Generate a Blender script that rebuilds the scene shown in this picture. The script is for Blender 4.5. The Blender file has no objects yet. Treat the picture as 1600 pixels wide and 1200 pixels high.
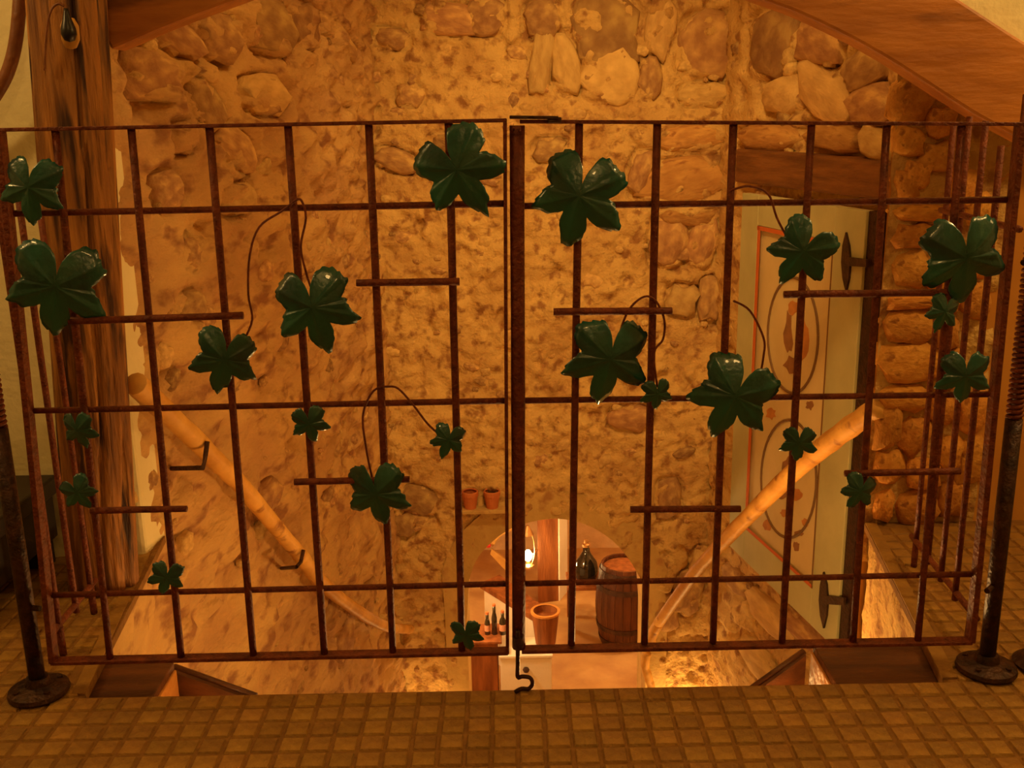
import bpy, bmesh, math, random
import numpy as np
from mathutils import Vector, Matrix

# ------------------------------------------------------------------ camera
F, H = 1560.0, 1.15                       # focal length in px of the 1600x1200 frame, eye height
PITCH, ROLL = math.atan(405/1560.0), math.radians(1.05)
scene = bpy.context.scene
C = scene.collection
fw = Vector((0, math.cos(PITCH), -math.sin(PITCH)))
up0 = Vector((0, math.sin(PITCH), math.cos(PITCH)))
rt0 = Vector((1, 0, 0))
rt = rt0*math.cos(ROLL) - up0*math.sin(ROLL)
up = rt0*math.sin(ROLL) + up0*math.cos(ROLL)
cd = bpy.data.cameras.new('camera'); cd.sensor_width = 36; cd.lens = F/1600*36
cd.clip_start = 0.05; cd.clip_end = 60
cam = bpy.data.objects.new('camera', cd); C.objects.link(cam)
cam.matrix_world = Matrix(((rt.x, up.x, -fw.x, 0), (rt.y, up.y, -fw.y, 0), (rt.z, up.z, -fw.z, H), (0, 0, 0, 1)))
scene.camera = cam

# ------------------------------------------------------------------ world, lights, exposure
w = bpy.data.worlds.new('dim_interior'); scene.world = w; w.use_nodes = True
bg = w.node_tree.nodes['Background']; bg.inputs[0].default_value = (1, .55, .2, 1); bg.inputs[1].default_value = .012
scene.view_settings.view_transform = 'Standard'; scene.view_settings.look = 'None'
scene.view_settings.exposure = 0.15; scene.view_settings.gamma = 1.0
scene.view_settings.use_curve_mapping = False
WARM = (1.0, .575, .18); YB0 = 5.48
def lamp(name, loc, power, size=.08, col=WARM, kind='POINT', target=None, angle=90, blend=.6):
    d = bpy.data.lights.new(name, kind); d.energy = power; d.color = col
    if kind == 'AREA': d.size = size
    else: d.shadow_soft_size = size
    if kind == 'SPOT': d.spot_size = math.radians(angle); d.spot_blend = blend
    o = bpy.data.objects.new(name, d); C.objects.link(o); o.location = loc
    if target is not None:
        o.rotation_euler = (Vector(target)-Vector(loc)).to_track_quat('-Z', 'Y').to_euler()
    return o
lamp('room_ceiling_light', (.15, -.6, 2.8), 24, .12)
lamp('room_right_fill', (1.95, 1.85, 2.15), 44, .08)  # unseen lamp, added to brighten the upper right plaster
lamp('room_left_fill', (-1.9, 1.75, 2.05), 26, .08)  # unseen lamp, added to brighten the left cream wall
lamp('stairwell_spot', (.35, 2.95, 2.35), 150, .10, kind='SPOT', target=(.22, YB0, .30), angle=72, blend=1.0)
lamp('stairwell_light', (.45, 3.6, 2.75), 24, .15)
lamp('cellar_ceiling_light', (1.25, 7.0, -1.1), 40, .06, (1, .64, .27))
lamp('cellar_left_fill', (-.50, 5.95, -1.55), 26, .06, (1, .66, .30))  # unseen fill behind the jamb, added to brighten the white counter
lamp('stair_light_right', (.95, 5.30, -2.45), 11, .03)
lamp('stair_light_left', (-.58, 5.25, -2.45), 5, .03)
lamp('stair_light_near_right', (.60, 2.85, -.72), 24, .05)
lamp('stair_light_near_left', (-.45, 2.40, -.50), 4.0, .05)
lamp('stair_head_fill_left', (-.64, 1.90, -.12), .55, .02)  # unseen fill, added to light the inner face of the left block
lamp('stair_head_fill_right', (.64, 1.90, -.12), .55, .02)  # unseen fill, added to light the inner face of the right block

# ------------------------------------------------------------------ pixel helpers (direction only; depth from what a thing touches)
def ray(x, y):
    u, v = (x-800)/F, (600-y)/F
    return rt*u + up*v + fw
EYE = Vector((0, 0, H))
def onZ(x, y, Z):
    d = ray(x, y); return EYE + d*((Z-H)/d.z)
def onY(x, y, Y):
    d = ray(x, y); return EYE + d*(Y/d.y)
def onL(x, y, A, B, off=0.0):             # vertical plane through A,B (xy)
    t = Vector((B[0]-A[0], B[1]-A[1])).normalized(); n = Vector((t.y, -t.x))
    d = ray(x, y); k = (Vector(A).dot(n)+off)/(d.x*n.x+d.y*n.y)
    return EYE + d*k

# ------------------------------------------------------------------ noise (numpy)
def hash2(ix, iy, seed):
    h = (ix.astype(np.int64)*374761393 + iy.astype(np.int64)*668265263 + seed*1442695041) & 0xffffffff
    h = ((h ^ (h >> 13))*1274126177) & 0xffffffff
    return ((h ^ (h >> 16)) & 0xffff)/65535.0
def vnoise(x, y, seed):
    ix, iy = np.floor(x), np.floor(y); fx, fy = x-ix, y-iy
    fx = fx*fx*(3-2*fx); fy = fy*fy*(3-2*fy)
    a = hash2(ix, iy, seed); b = hash2(ix+1, iy, seed); c = hash2(ix, iy+1, seed); d = hash2(ix+1, iy+1, seed)
    return (a*(1-fx)+b*fx)*(1-fy)+(c*(1-fx)+d*fx)*fy
def fbm(x, y, seed, o=4):
    r = 0; a = .5
    for i in range(o):
        r = r + a*(vnoise(x*2**i, y*2**i, seed+i*17)-.5); a *= .5
    return r
def worley(x, y, seed):
    ix, iy = np.floor(x), np.floor(y); best = np.full(x.shape, 9.0); b2 = np.full(x.shape, 9.0); cid = np.zeros(x.shape)
    for dx in (-1, 0, 1):
        for dy in (-1, 0, 1):
            jx, jy = ix+dx, iy+dy
            px = jx+hash2(jx, jy, seed); py = jy+hash2(jx, jy, seed+91)
            d = np.sqrt((px-x)**2+(py-y)**2); c = hash2(jx, jy, seed+7)
            m = d < best
            b2 = np.where(m, best, np.minimum(b2, d)); cid = np.where(m, c, cid); best = np.where(m, d, best)
    return best, b2, cid

# ------------------------------------------------------------------ materials
def mat(name, c1, c2=None, scale=6, rough=.8, bump=0.0, bscale=None, detail=6, stretch=(1, 1, 1), metal=0.0, spec=.4,
        c3=None, s3=None, rand=0.0, lo=.35, hi=.65, t3=(.55, .68), coat=0.0):
    m = bpy.data.materials.new(name); m.use_nodes = True
    n = m.node_tree.nodes; l = m.node_tree.links; b = n['Principled BSDF']
    b.inputs['Roughness'].default_value = rough; b.inputs['Metallic'].default_value = metal
    b.inputs['Specular IOR Level'].default_value = spec; b.inputs['Coat Weight'].default_value = coat
    tc = n.new('ShaderNodeTexCoord'); mp = n.new('ShaderNodeMapping'); mp.inputs['Scale'].default_value = stretch
    l.new(tc.outputs['Object'], mp.inputs[0])
    col = None
    if c2 is not None:
        t = n.new('ShaderNodeTexNoise'); t.inputs['Scale'].default_value = scale; t.inputs['Detail'].default_value = detail
        l.new(mp.outputs[0], t.inputs['Vector'])
        r = n.new('ShaderNodeValToRGB'); r.color_ramp.elements[0].color = (*c1, 1); r.color_ramp.elements[1].color = (*c2, 1)
        r.color_ramp.elements[0].position = lo; r.color_ramp.elements[1].position = hi
        l.new(t.outputs['Fac'], r.inputs[0]); col = r.outputs[0]
        if c3 is not None:
            t3n = n.new('ShaderNodeTexNoise'); t3n.inputs['Scale'].default_value = s3 or scale*3; t3n.inputs['Detail'].default_value = 4
            l.new(mp.outputs[0], t3n.inputs['Vector'])
            r3 = n.new('ShaderNodeValToRGB'); r3.color_ramp.elements[0].position = t3[0]; r3.color_ramp.elements[1].position = t3[1]
            l.new(t3n.outputs['Fac'], r3.inputs[0])
            mx = n.new('ShaderNodeMixRGB'); mx.inputs[2].default_value = (*c3, 1)
            l.new(r3.outputs[0], mx.inputs[0]); l.new(col, mx.inputs[1]); col = mx.outputs[0]
    if rand:
        oi = n.new('ShaderNodeObjectInfo'); hs = n.new('ShaderNodeHueSaturation')
        mr = n.new('ShaderNodeMapRange'); mr.inputs[3].default_value = 1-rand; mr.inputs[4].default_value = 1+rand
        l.new(oi.outputs['Random'], mr.inputs[0]); l.new(mr.outputs[0], hs.inputs['Value'])
        mr2 = n.new('ShaderNodeMapRange'); mr2.inputs[3].default_value = .5-rand*.025; mr2.inputs[4].default_value = .5+rand*.025
        ml = n.new('ShaderNodeMath'); ml.operation = 'MULTIPLY'; ml.inputs[1].default_value = 7.3
        fr = n.new('ShaderNodeMath'); fr.operation = 'FRACT'
        l.new(oi.outputs['Random'], ml.inputs[0]); l.new(ml.outputs[0], fr.inputs[0]); l.new(fr.outputs[0], mr2.inputs[0]); l.new(mr2.outputs[0], hs.inputs['Hue'])
        if col is not None: l.new(col, hs.inputs['Color'])
        else: hs.inputs['Color'].default_value = (*c1, 1)
        col = hs.outputs[0]
    if col is not None: l.new(col, b.inputs['Base Color'])
    else: b.inputs['Base Color'].default_value = (*c1, 1)
    if bump:
        t2 = n.new('ShaderNodeTexNoise'); t2.inputs['Scale'].default_value = bscale or scale*3; t2.inputs['Detail'].default_value = 8
        l.new(mp.outputs[0], t2.inputs['Vector'])
        bp = n.new('ShaderNodeBump'); bp.inputs['Strength'].default_value = bump; bp.inputs['Distance'].default_value = .02
        l.new(t2.outputs['Fac'], bp.inputs['Height']); l.new(bp.outputs[0], b.inputs['Normal'])
    return m
def emat(name, col, strength):
    m = bpy.data.materials.new(name); m.use_nodes = True
    b = m.node_tree.nodes['Principled BSDF']; b.inputs['Emission Color'].default_value = (*col, 1); b.inputs['Emission Strength'].default_value = strength
    b.inputs['Base Color'].default_value = (*col, 1)
    return m
M = {}
M['rubble'] = mat('rubble_plaster', (.56, .34, .115), (.74, .50, .175), 4.5, .9, .6, 60, c3=(.36, .18, .065), s3=15, t3=(.53, .66), spec=.2)
M['rubble_rose'] = mat('rubble_plaster_rose', (.50, .285, .115), (.66, .42, .155), 5, .9, .6, 55, c3=(.33, .16, .07), s3=14, t3=(.53, .66), stretch=(1, .42, 1), spec=.2)
M['stone'] = mat('field_stone', (.36, .19, .08), (.58, .36, .135), 1.6, .9, .35, 5, c3=(.66, .44, .16), s3=1.5, t3=(.56, .68), rand=.25, spec=.25)
M['stone_orange'] = mat('orange_sandstone', (.58, .25, .045), (.74, .37, .075), 1.6, .9, .4, 5, c3=(.36, .14, .03), s3=2, t3=(.58, .70), rand=.16, spec=.25)
M['stone_tan'] = mat('tan_stone', (.46, .235, .07), (.64, .37, .11), 1.6, .9, .4, 5, c3=(.34, .15, .05), s3=2, t3=(.58, .70), rand=.16, spec=.25)
M['stone_pale'] = mat('pale_stone', (.56, .35, .125), (.74, .51, .19), 1.6, .9, .35, 5, rand=.15, spec=.25)
M['cream'] = mat('cream_plaster', (.74, .66, .36), (.84, .76, .46), 3, .9, .25, 30, spec=.2)
M['arch_plaster'] = mat('ochre_plaster', (.52, .34, .11), (.66, .45, .16), 5, .9, .4, 30, c3=(.42, .22, .08), s3=9, spec=.2)
M['ceiling'] = mat('ceiling_plaster', (.6, .5, .3), (.66, .55, .34), 3, .9)
M['cellar'] = mat('cellar_plaster', (.62, .40, .20), (.74, .52, .28), 4, .9, .4, 25)
M['cellar_floor'] = mat('cellar_floor', (.48, .26, .10), (.60, .36, .14), 5, .7, .2, 30)
M['white'] = mat('white_lime', (.80, .74, .58), (.86, .80, .66), 5, .85, .15, 30)
M['rust'] = mat('rusty_iron', (.115, .022, .006), (.215, .047, .012), 40, .55, .4, 120, metal=.25, spec=.5)
M['iron'] = mat('black_iron', (.030, .014, .010), (.075, .030, .016), 35, .45, .3, 90, metal=.5, spec=.5)
M['leaf'] = mat('green_enamel', (.003, .045, .044), (.009, .125, .095), 12, .30, .15, 60, spec=.6, coat=.35)
M['wood_old'] = mat('old_log', (.15, .052, .012), (.50, .215, .045), 8, .6, .8, 20, stretch=(3.0, 3.0, .30), c3=(.045, .014, .005), s3=9, t3=(.52, .62))
M['wood_arch'] = mat('arch_timber', (.36, .125, .022), (.52, .20, .036), 5, .5, .25, 14, stretch=(.7, 2, 3), c3=(.19, .065, .014), s3=4, t3=(.60, .72))
M['wood_rail'] = mat('peeled_pole', (.60, .30, .06), (.82, .47, .11), 8, .5, .3, 18, c3=(.33, .13, .03), s3=10, t3=(.62, .70))
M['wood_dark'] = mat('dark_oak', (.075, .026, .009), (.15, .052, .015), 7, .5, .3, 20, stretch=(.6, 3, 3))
M['wood_mid'] = mat('brown_oak', (.20, .062, .016), (.34, .115, .03), 7, .5, .3, 20, stretch=(3, 3, .5))
M['lintel'] = mat('lintel_oak', (.13, .048, .014), (.25, .10, .028), 6, .6, .5, 14, stretch=(1, .5, 4))
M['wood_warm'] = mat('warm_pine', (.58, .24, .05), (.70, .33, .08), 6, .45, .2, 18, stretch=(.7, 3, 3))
M['grout'] = mat('grout', (.20, .095, .019), (.27, .13, .026), 30, .9, .3, 80)
M['tile'] = mat('mosaic_tile', (.25, .125, .024), (.37, .20, .038), 26, .6, .4, 60, rand=.18)
M['tile_far'] = mat('mosaic_tile_far', (.25, .125, .024), (.37, .20, .038), 14, .6, .25, 60)
M['door_green'] = mat('door_paint', (.46, .46, .235), (.55, .55, .29), 5, .5, .1, 30)
M['door_cream'] = mat('door_cream', (.64, .52, .25), (.72, .60, .31), 5, .5, .1, 30)
M['paint_red'] = mat('red_line_paint', (.62, .15, .035), None, rough=.6)
M['paint_brown'] = mat('brown_line_paint', (.20, .11, .045), None, rough=.6)
M['paint_ochre'] = mat('ochre_motif_paint', (.62, .27, .07), (.48, .20, .06), 20, .6)
M['paint_umber'] = mat('umber_motif_paint', (.25, .12, .05), (.36, .17, .07), 20, .6)
M['barrel'] = mat('barrel_oak', (.065, .020, .008), (.13, .042, .014), 8, .45, .3, 20, stretch=(3, 3, .4))
M['hoop'] = mat('barrel_hoop', (.05, .03, .022), (.10, .055, .035), 20, .45, .2, 60, metal=.6)
M['terracotta'] = mat('terracotta', (.52, .15, .045), (.62, .20, .06), 12, .7, .2, 40)
M['glass_dark'] = mat('dark_glass', (.012, .010, .006), None, rough=.06, spec=.8)
M['bottle'] = mat('bottle_glass', (.030, .022, .010), None, rough=.08, spec=.8)
M['label'] = mat('bottle_label', (.60, .28, .16), (.70, .36, .22), 20, .7)
M['black'] = mat('black_plastic', (.012, .010, .012), None, rough=.35)
M['hose'] = mat('brown_hoop_wood', (.16, .055, .018), (.24, .085, .026), 12, .5, .3, 30)
M['furn'] = mat('black_furniture', (.018, .012, .010), (.035, .022, .014), 10, .5)
M['bulb'] = emat('lit_bulb', (1, .80, .42), 40)
M['gilt'] = mat('lantern_brass', (.55, .32, .12), (.70, .45, .2), 20, .3, metal=.8)

# ------------------------------------------------------------------ mesh helpers
class MB:
    def __init__(s): s.v = []; s.f = []
    def add(s, vs, fs):
        o = len(s.v); s.v += [tuple(v) for v in vs]; s.f += [tuple(i+o for i in f) for f in fs]; return s
    def box(s, a, b):
        x0, y0, z0 = a; x1, y1, z1 = b
        return s.add([(x0, y0, z0), (x1, y0, z0), (x1, y1, z0), (x0, y1, z0), (x0, y0, z1), (x1, y0, z1), (x1, y1, z1), (x0, y1, z1)],
                     [(3, 2, 1, 0), (4, 5, 6, 7), (0, 1, 5, 4), (1, 2, 6, 5), (2, 3, 7, 6), (3, 0, 4, 7)])
    def hexa(s, lo, hi):                    # two quads -> prism
        n = len(lo)
        return s.add(list(lo)+list(hi), [tuple(range(n-1, -1, -1)), tuple(range(n, 2*n))] + [(i, (i+1) % n, (i+1) % n+n, i+n) for i in range(n)])
    def tube(s, pts, r, n=10, cap=True, jitter=0, seed=0):
        pts = [Vector(p) for p in pts]; rnd = random.Random(seed)
        rs = r if isinstance(r, (list, tuple)) else [r]*len(pts)
        ref = None; vs = []; fs = []
        for i, p in enumerate(pts):
            t = (pts[min(i+1, len(pts)-1)]-pts[max(i-1, 0)]).normalized()
            if ref is None:
                ref = Vector((0, 0, 1)) if abs(t.z) < .9 else Vector((1, 0, 0))
            a = (ref - t*ref.dot(t)).normalized(); ref = a; b = t.cross(a)
            for k in range(n):
                th = 2*math.pi*k/n; rr = rs[i]*(1+jitter*(rnd.random()-.5))
                vs.append(p + a*math.cos(th)*rr + b*math.sin(th)*rr)
        for i in range(len(pts)-1):
            for k in range(n):
                fs.append((i*n+k, i*n+(k+1) % n, (i+1)*n+(k+1) % n, (i+1)*n+k))
        if cap:
            fs.append(tuple(range(n-1, -1, -1))); fs.append(tuple(range((len(pts)-1)*n, len(pts)*n)))
        return s.add(vs, fs)
    def lathe(s, prof, c=(0, 0, 0), n=24):
        vs = []; fs = []
        for (r, z) in prof:
            for k in range(n):
                th = 2*math.pi*k/n; vs.append((c[0]+r*math.cos(th), c[1]+r*math.sin(th), c[2]+z))
        for i in range(len(prof)-1):
            for k in range(n):
                fs.append((i*n+k, i*n+(k+1) % n, (i+1)*n+(k+1) % n, (i+1)*n+k))
        fs.append(tuple(range(n-1, -1, -1))); fs.append(tuple(range((len(prof)-1)*n, len(prof)*n)))
        return s.add(vs, fs)
    def build(s, name, m, parent=None, smooth=False, bevel=0, origin=None):
        me = bpy.data.meshes.new(name)
        vs = s.v
        if origin is not None: vs = [(v[0]-origin[0], v[1]-origin[1], v[2]-origin[2]) for v in vs]
        me.from_pydata(vs, [], s.f); me.update()
        o = bpy.data.objects.new(name, me); C.objects.link(o); me.materials.append(m)
        if origin is not None: o.location = origin
        if smooth:
            for p in me.polygons: p.use_smooth = True
        if bevel:
            bv = o.modifiers.new('bevel', 'BEVEL'); bv.width = bevel; bv.segments = 2; bv.limit_method = 'ANGLE'
        if parent is not None: setp(o, parent)
        return o
def wloc(o):
    p = Vector(o.location)
    return p + (wloc(o.parent) if o.parent else Vector((0, 0, 0)))
def setp(o, parent):
    pl = wloc(parent); o.location = Vector(o.location)-pl; o.parent = parent
def tag(o, label=None, cat=None, group=None, kind=None):
    if label: o['label'] = label
    if cat: o['category'] = cat
    if group: o['group'] = group
    if kind: o['kind'] = kind
    return o
def thing(name, loc, label, cat, group=None, kind=None):
    o = bpy.data.objects.new(name, None); C.objects.link(o); o.location = loc; o.empty_display_size = .1
    return tag(o, label, cat, group, kind)
def struct(o, label=None):
    o['kind'] = 'structure'
    if label: o['label'] = label
    return o
def catmull(pts, k=6):
    pts = [Vector(p) for p in pts]; out = []
    for i in range(len(pts)-1):
        p0, p1, p2, p3 = pts[max(i-1, 0)], pts[i], pts[i+1], pts[min(i+2, len(pts)-1)]
        for j in range(k):
            t = j/k
            out.append(.5*((2*p1)+(p2-p0)*t+(2*p0-5*p1+4*p2-p3)*t*t+(3*p1-p0-3*p2+p3)*t**3))
    out.append(pts[-1]); return out

# ================================================================== SETTING
FZ = -2.85                                   # cellar floor
YE = 1.876                                   # near edge of the stair opening
YF = 2.74                                    # front face of the wall with the big arch
YB = 5.48                                    # far wall with the small arch
LWA, LWB = (-1.050, 2.615), (-.71, YB)        # left stairwell wall
DA, DB = (1.46, 3.93), (1.15, YB)            # right stairwell wall (door plane)

# big blocks read from the photograph: centre, size in px, tilt, kind (placed on the wall each belongs to)
STONES_BACK = [(945, 50, 105, 115, .1, 'stone'), (1032, 45, 45, 95, .1, 'stone_pale'), (1108, 72, 92, 100, 0, 'stone'), (1015, 122, 38, 66, .05, 'stone'),
          (882, 100, 44, 95, -.2, 'stone_pale'), (950, 115, 92, 95, .1, 'stone_pale'), (846, 95, 36, 110, .1, 'stone_pale'), (848, 30, 60, 60, 0, 'stone'),
          (1100, 148, 75, 40, 0, 'stone_pale'), (700, 30, 90, 50, .2, 'stone'), (610, 60, 60, 34, .2, 'stone'), (760, 25, 60, 60, 0, 'stone'),
          (1060, 283, 140, 70, -.15, 'stone_tan'), (1085, 215, 105, 40, -.1, 'stone_tan'), (1000, 270, 40, 70, .3, 'stone'),
          (1045, 380, 60, 80, .1, 'stone'), (1098, 380, 48, 80, .2, 'stone'), (1075, 340, 100, 30, 0, 'stone_tan'), (1112, 470, 40, 70, 0, 'stone'),
          (1068, 470, 50, 50, .2, 'stone_pale'), (985, 655, 66, 40, 0, 'stone'), (655, 785, 60, 44, .3, 'stone'), (630, 820, 40, 40, 0, 'stone'),
          (1045, 780, 40, 60, 0, 'stone'), (1075, 930, 46, 70, .2, 'stone'), (1040, 960, 40, 60, 0, 'stone'), (1105, 880, 50, 50, 0, 'stone_pale'),
          (615, 250, 70, 36, .3, 'stone'), (700, 225, 60, 34, .2, 'stone'), (860, 235, 50, 40, 0, 'stone'), (640, 150, 44, 36, 0, 'stone')]
STONES_LEFT = [(245, 118, 85, 80, 0, 'stone'), (325, 165, 50, 70, .3, 'stone'), (285, 60, 70, 50, .2, 'stone'), (350, 60, 60, 70, 0, 'stone'), (430, 45, 75, 80, 0, 'stone'),
          (482, 40, 40, 70, 0, 'stone'), (535, 65, 60, 36, .2, 'stone'), (285, 215, 40, 50, 0, 'stone'), (300, 395, 24, 50, .3, 'stone'), (265, 300, 40, 60, 0, 'stone'),
          (370, 230, 60, 60, .3, 'stone'), (375, 310, 50, 50, 0, 'stone_pale'), (300, 480, 40, 50, 0, 'stone'), (420, 150, 70, 60, 0, 'stone_pale'),
          (520, 960, 30, 60, 0, 'stone'), (540, 1000, 26, 60, 0, 'stone'), (575, 930, 24, 50, 0, 'stone'), (420, 780, 40, 50, 0, 'stone')]
STONES_RIGHT = [(1200, 70, 70, 110, 0, 'stone'), (1275, 65, 70, 70, .2, 'stone'), (1285, 145, 90, 80, .4, 'stone_pale'), (1345, 110, 60, 70, -.2, 'stone'), (1215, 150, 60, 60, 0, 'stone_pale'),
          (1355, 165, 70, 60, 0, 'stone'), (1195, 217, 95, 42, 0, 'stone_tan'), (1300, 215, 90, 44, .1, 'stone_tan'), (1370, 228, 60, 50, .2, 'stone_pale'),
          (1195, 960, 60, 50, 0, 'stone_pale'), (1250, 985, 60, 40, 0, 'stone'), (1180, 1030, 60, 50, 0, 'stone_pale'), (1145, 905, 30, 40, 0, 'stone')]
def wall_uv(lst, A, B):
    L = Vector((B[0]-A[0], B[1]-A[1])); t = L.normalized(); r = []
    for a in lst:
        p = onL(a[0], a[1], A, B); q = onL(a[0]+a[2]/2, a[1], A, B); q0 = onL(a[0]-a[2]/2, a[1], A, B); h = onL(a[0], a[1]-a[3]/2, A, B); h0 = onL(a[0], a[1]+a[3]/2, A, B)
        r.append(((p.x-A[0])*t.x+(p.y-A[1])*t.y, p.z, (q-q0).length/2, (h-h0).length/2, a[4]))
    return r
# ---- rough rubble walls: dense grids with real relief
def relief(U, Z, seed, amp):
    lump, l2, cid = worley(U*9+fbm(U*6, Z*6, seed+5)*1.2, Z*9+fbm(U*6, Z*6, seed+6)*1.2, seed)
    big, b2, bc = worley(U*4.2+fbm(U*3, Z*3, seed+8), Z*5+fbm(U*3, Z*3, seed+9), seed+30)
    d = .030*fbm(U*2, Z*2, seed+1, 3)
    d += .020*np.clip(.55-big, 0, 1)*(bc > .45)                     # buried stones
    d += .032*np.clip(.5-lump, 0, 1)*(cid > .35) - .050*np.clip(.42-lump, 0, 1)*(cid < .16)   # lumps and pits
    d += .030*fbm(U*24, Z*24, seed+2, 3)
    return d*amp
def rough_wall(name, A, B, z0, z1, res, m, seed, amp=1.0, hole=None, flip=1, fade=None, bias=0.0, blocks=(), us=1.0):
    A = np.array(A, float); B = np.array(B, float); L = np.linalg.norm(B-A); t = (B-A)/L; n = np.array([t[1], -t[0]])*flip
    nu, nz = int(L/res)+1, int((z1-z0)/res)+1
    U, Z = np.meshgrid(np.linspace(0, L, nu), np.linspace(z0, z1, nz))
    D = relief(U*us+seed*3.7, Z, seed, amp)
    for (u0, zz0, su, sz, ro) in blocks:              # recessed joints round the big blocks
        du, dz = U-u0, Z-zz0; c_, s_ = math.cos(ro), math.sin(ro); a_ = (du*c_-dz*s_)/su; b_ = (du*s_+dz*c_)/sz
        rr = (np.abs(a_)**3+np.abs(b_)**3)**(1/3.0)
        D = D - .034*np.exp(-((rr-1.06)/.12)**2)*(.55+.9*vnoise(U*7, Z*7, seed+3))
    if fade is not None: D = D*fade(U, Z)
    D = np.clip(D, -.02, .02)-.021 if bias else D
    X = A[0]+t[0]*U+n[0]*D; Y = A[1]+t[1]*U+n[1]*D
    V = np.stack([X, Y, Z], -1).reshape(-1, 3)
    idx = np.arange(nu*nz).reshape(nz, nu)
    q = np.stack([idx[:-1, :-1], idx[:-1, 1:], idx[1:, 1:], idx[1:, :-1]], -1).reshape(-1, 4)
    if hole is not None:
        Uc = (U[:-1, :-1]+U[1:, 1:])/2; Zc = (Z[:-1, :-1]+Z[1:, 1:])/2
        q = q[~hole(A[0]+t[0]*Uc, Zc).reshape(-1)]
    if flip < 0: q = q[:, ::-1]
    me = bpy.data.meshes.new(name); me.from_pydata(V.tolist(), [], q.tolist()); me.update()
    me.shade_smooth()
    o = bpy.data.objects.new(name, me); C.objects.link(o); me.materials.append(m)
    return struct(o)

# arch in the far wall (traced on the wall plane)
ARC_PX = [(733, 905), (745, 872), (770, 843), (800, 822), (838, 811), (872, 808), (905, 814), (935, 827), (965, 850), (988, 880), (1004, 910)]
ARC = [onY(*p, YB) for p in ARC_PX]
AX0, AX1 = ARC[0].x-.02, ARC[-1].x+.02
arc_in = [Vector((AX0, YB, FZ))] + [Vector((AX0, YB, ARC[0].z-.25))] + catmull(ARC, 3) + [Vector((AX1, YB, ARC[-1].z-.25)), Vector((AX1, YB, FZ))]
ax = np.array([p.x for p in ARC]); az = np.array([p.z for p in ARC])
def arch_hole(X, Z):
    top = np.interp(X, ax, az)
    return (X > AX0-.03) & (X < AX1+.03) & (Z < top+.03)
BA, BB = (LWB[0]-.09, YB), (DB[0]+.09, YB)         # runs on behind the side walls
wall_back = rough_wall('wall_back', BA, BB, FZ, 3.0, .0125, M['rubble'], 3, 1.55, hole=arch_hole, flip=1, blocks=wall_uv(STONES_BACK, BA, BB))
tag(wall_back, 'golden rubble and lime wall with a low arch at the stair foot')
wall_left = rough_wall('wall_left', LWA, LWB, FZ, 3.0, .017, M['rubble_rose'], 11, 2.0, flip=1, fade=lambda U, Z: np.clip(U/.12, 0, 1), blocks=wall_uv(STONES_LEFT, LWA, LWB), us=.45)
tag(wall_left, 'rough rubble wall on the left of the stairs')
wall_right = rough_wall('wall_right', DB, (1.50, 3.86), FZ, 3.0, .017, M['rubble'], 23, 1.3, flip=1, blocks=wall_uv(STONES_RIGHT, DB, DA), us=.5)
tag(wall_right, 'rubble wall holding the painted door')
wr2 = rough_wall('wall_right_return', (1.50, 3.86), (1.19, 3.06), FZ, 3.0, .03, M['rubble'], 29, .8, flip=1)
wll = rough_wall('wall_left_lower', (-.916, YE), (-1.045, 2.80), FZ, -.02, .02, M['rubble_rose'], 17, .6, flip=1, bias=.012)
wrl = rough_wall('wall_right_lower', (1.03, YF), (.902, YE), FZ, -.02, .02, M['rubble'], 37, .6, flip=1, bias=.012)
b = MB(); b.box((-1.5, YE-.14, FZ), (1.5, YE, -.024)); wn = struct(b.build('wall_near_lower', M['rubble_rose']))

# arch surround (smooth ochre plaster band with a deep reveal)
out = []
for p in arc_in:
    cx = (AX0+AX1)/2; dz = max(p.z-(-1.62), 0)
    d = Vector((p.x-cx, 0, dz*1.2 if p.z > -1.7 else 0)).normalized()
    wd = .17 if p.z > -1.5 else .13
    q = p + d*wd
    out.append(q)
b = MB(); n = len(arc_in)
for k, (q, yy) in enumerate(((out, YB-.018), (arc_in, YB-.022), (arc_in, YB+.34), (out, YB+.34))):
    b.v += [(p.x, yy + .006*math.sin(7*p.z+3*p.x) if k < 2 else yy, p.z) for p in q]
for r in range(3):
    for i in range(n-1):
        b.f.append((r*n+i, r*n+i+1, (r+1)*n+i+1, (r+1)*n+i))
sur = b.build('arch_surround', M['arch_plaster'], smooth=False); setp(sur, wall_back); sur['label'] = 'smooth ochre plaster band around the cellar arch'

# cellar shell
b = MB(); b.box((-2.0, YB-.1, FZ-.1), (2.6, 9.4, FZ)); struct(b.build('floor_cellar', M['cellar_floor']), 'reddish cellar floor beyond the small arch')
b = MB(); b.box((-2.0, 9.0, FZ), (2.6, 9.2, -.7)); struct(b.build('wall_cellar_back', M['cellar']))
b = MB(); b.box((-1.25, YB+.34, FZ), (-1.1, 9.0, -.7)); struct(b.build('wall_cellar_left', M['cellar']))
b = MB(); b.box((1.95, YB+.34, FZ), (2.1, 9.0, -.7)); struct(b.build('wall_cellar_right', M['cellar']))
b = MB(); b.box((-1.25, YB+.34, -.8), (2.1, 9.2, -.65)); struct(b.build('ceiling_cellar', M['cellar']))
# cellar side of the far wall
b = MB(); b.box((-1.25, YB+.30, FZ), (AX0-.12, YB+.345, -.7)); b.box((AX1+.12, YB+.30, FZ), (2.1, YB+.345, -.7)); b.box((AX0-.12, YB+.30, -.90), (AX1+.12, YB+.345, -.7))
struct(b.build('wall_cellar_front', M['cellar']))

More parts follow.
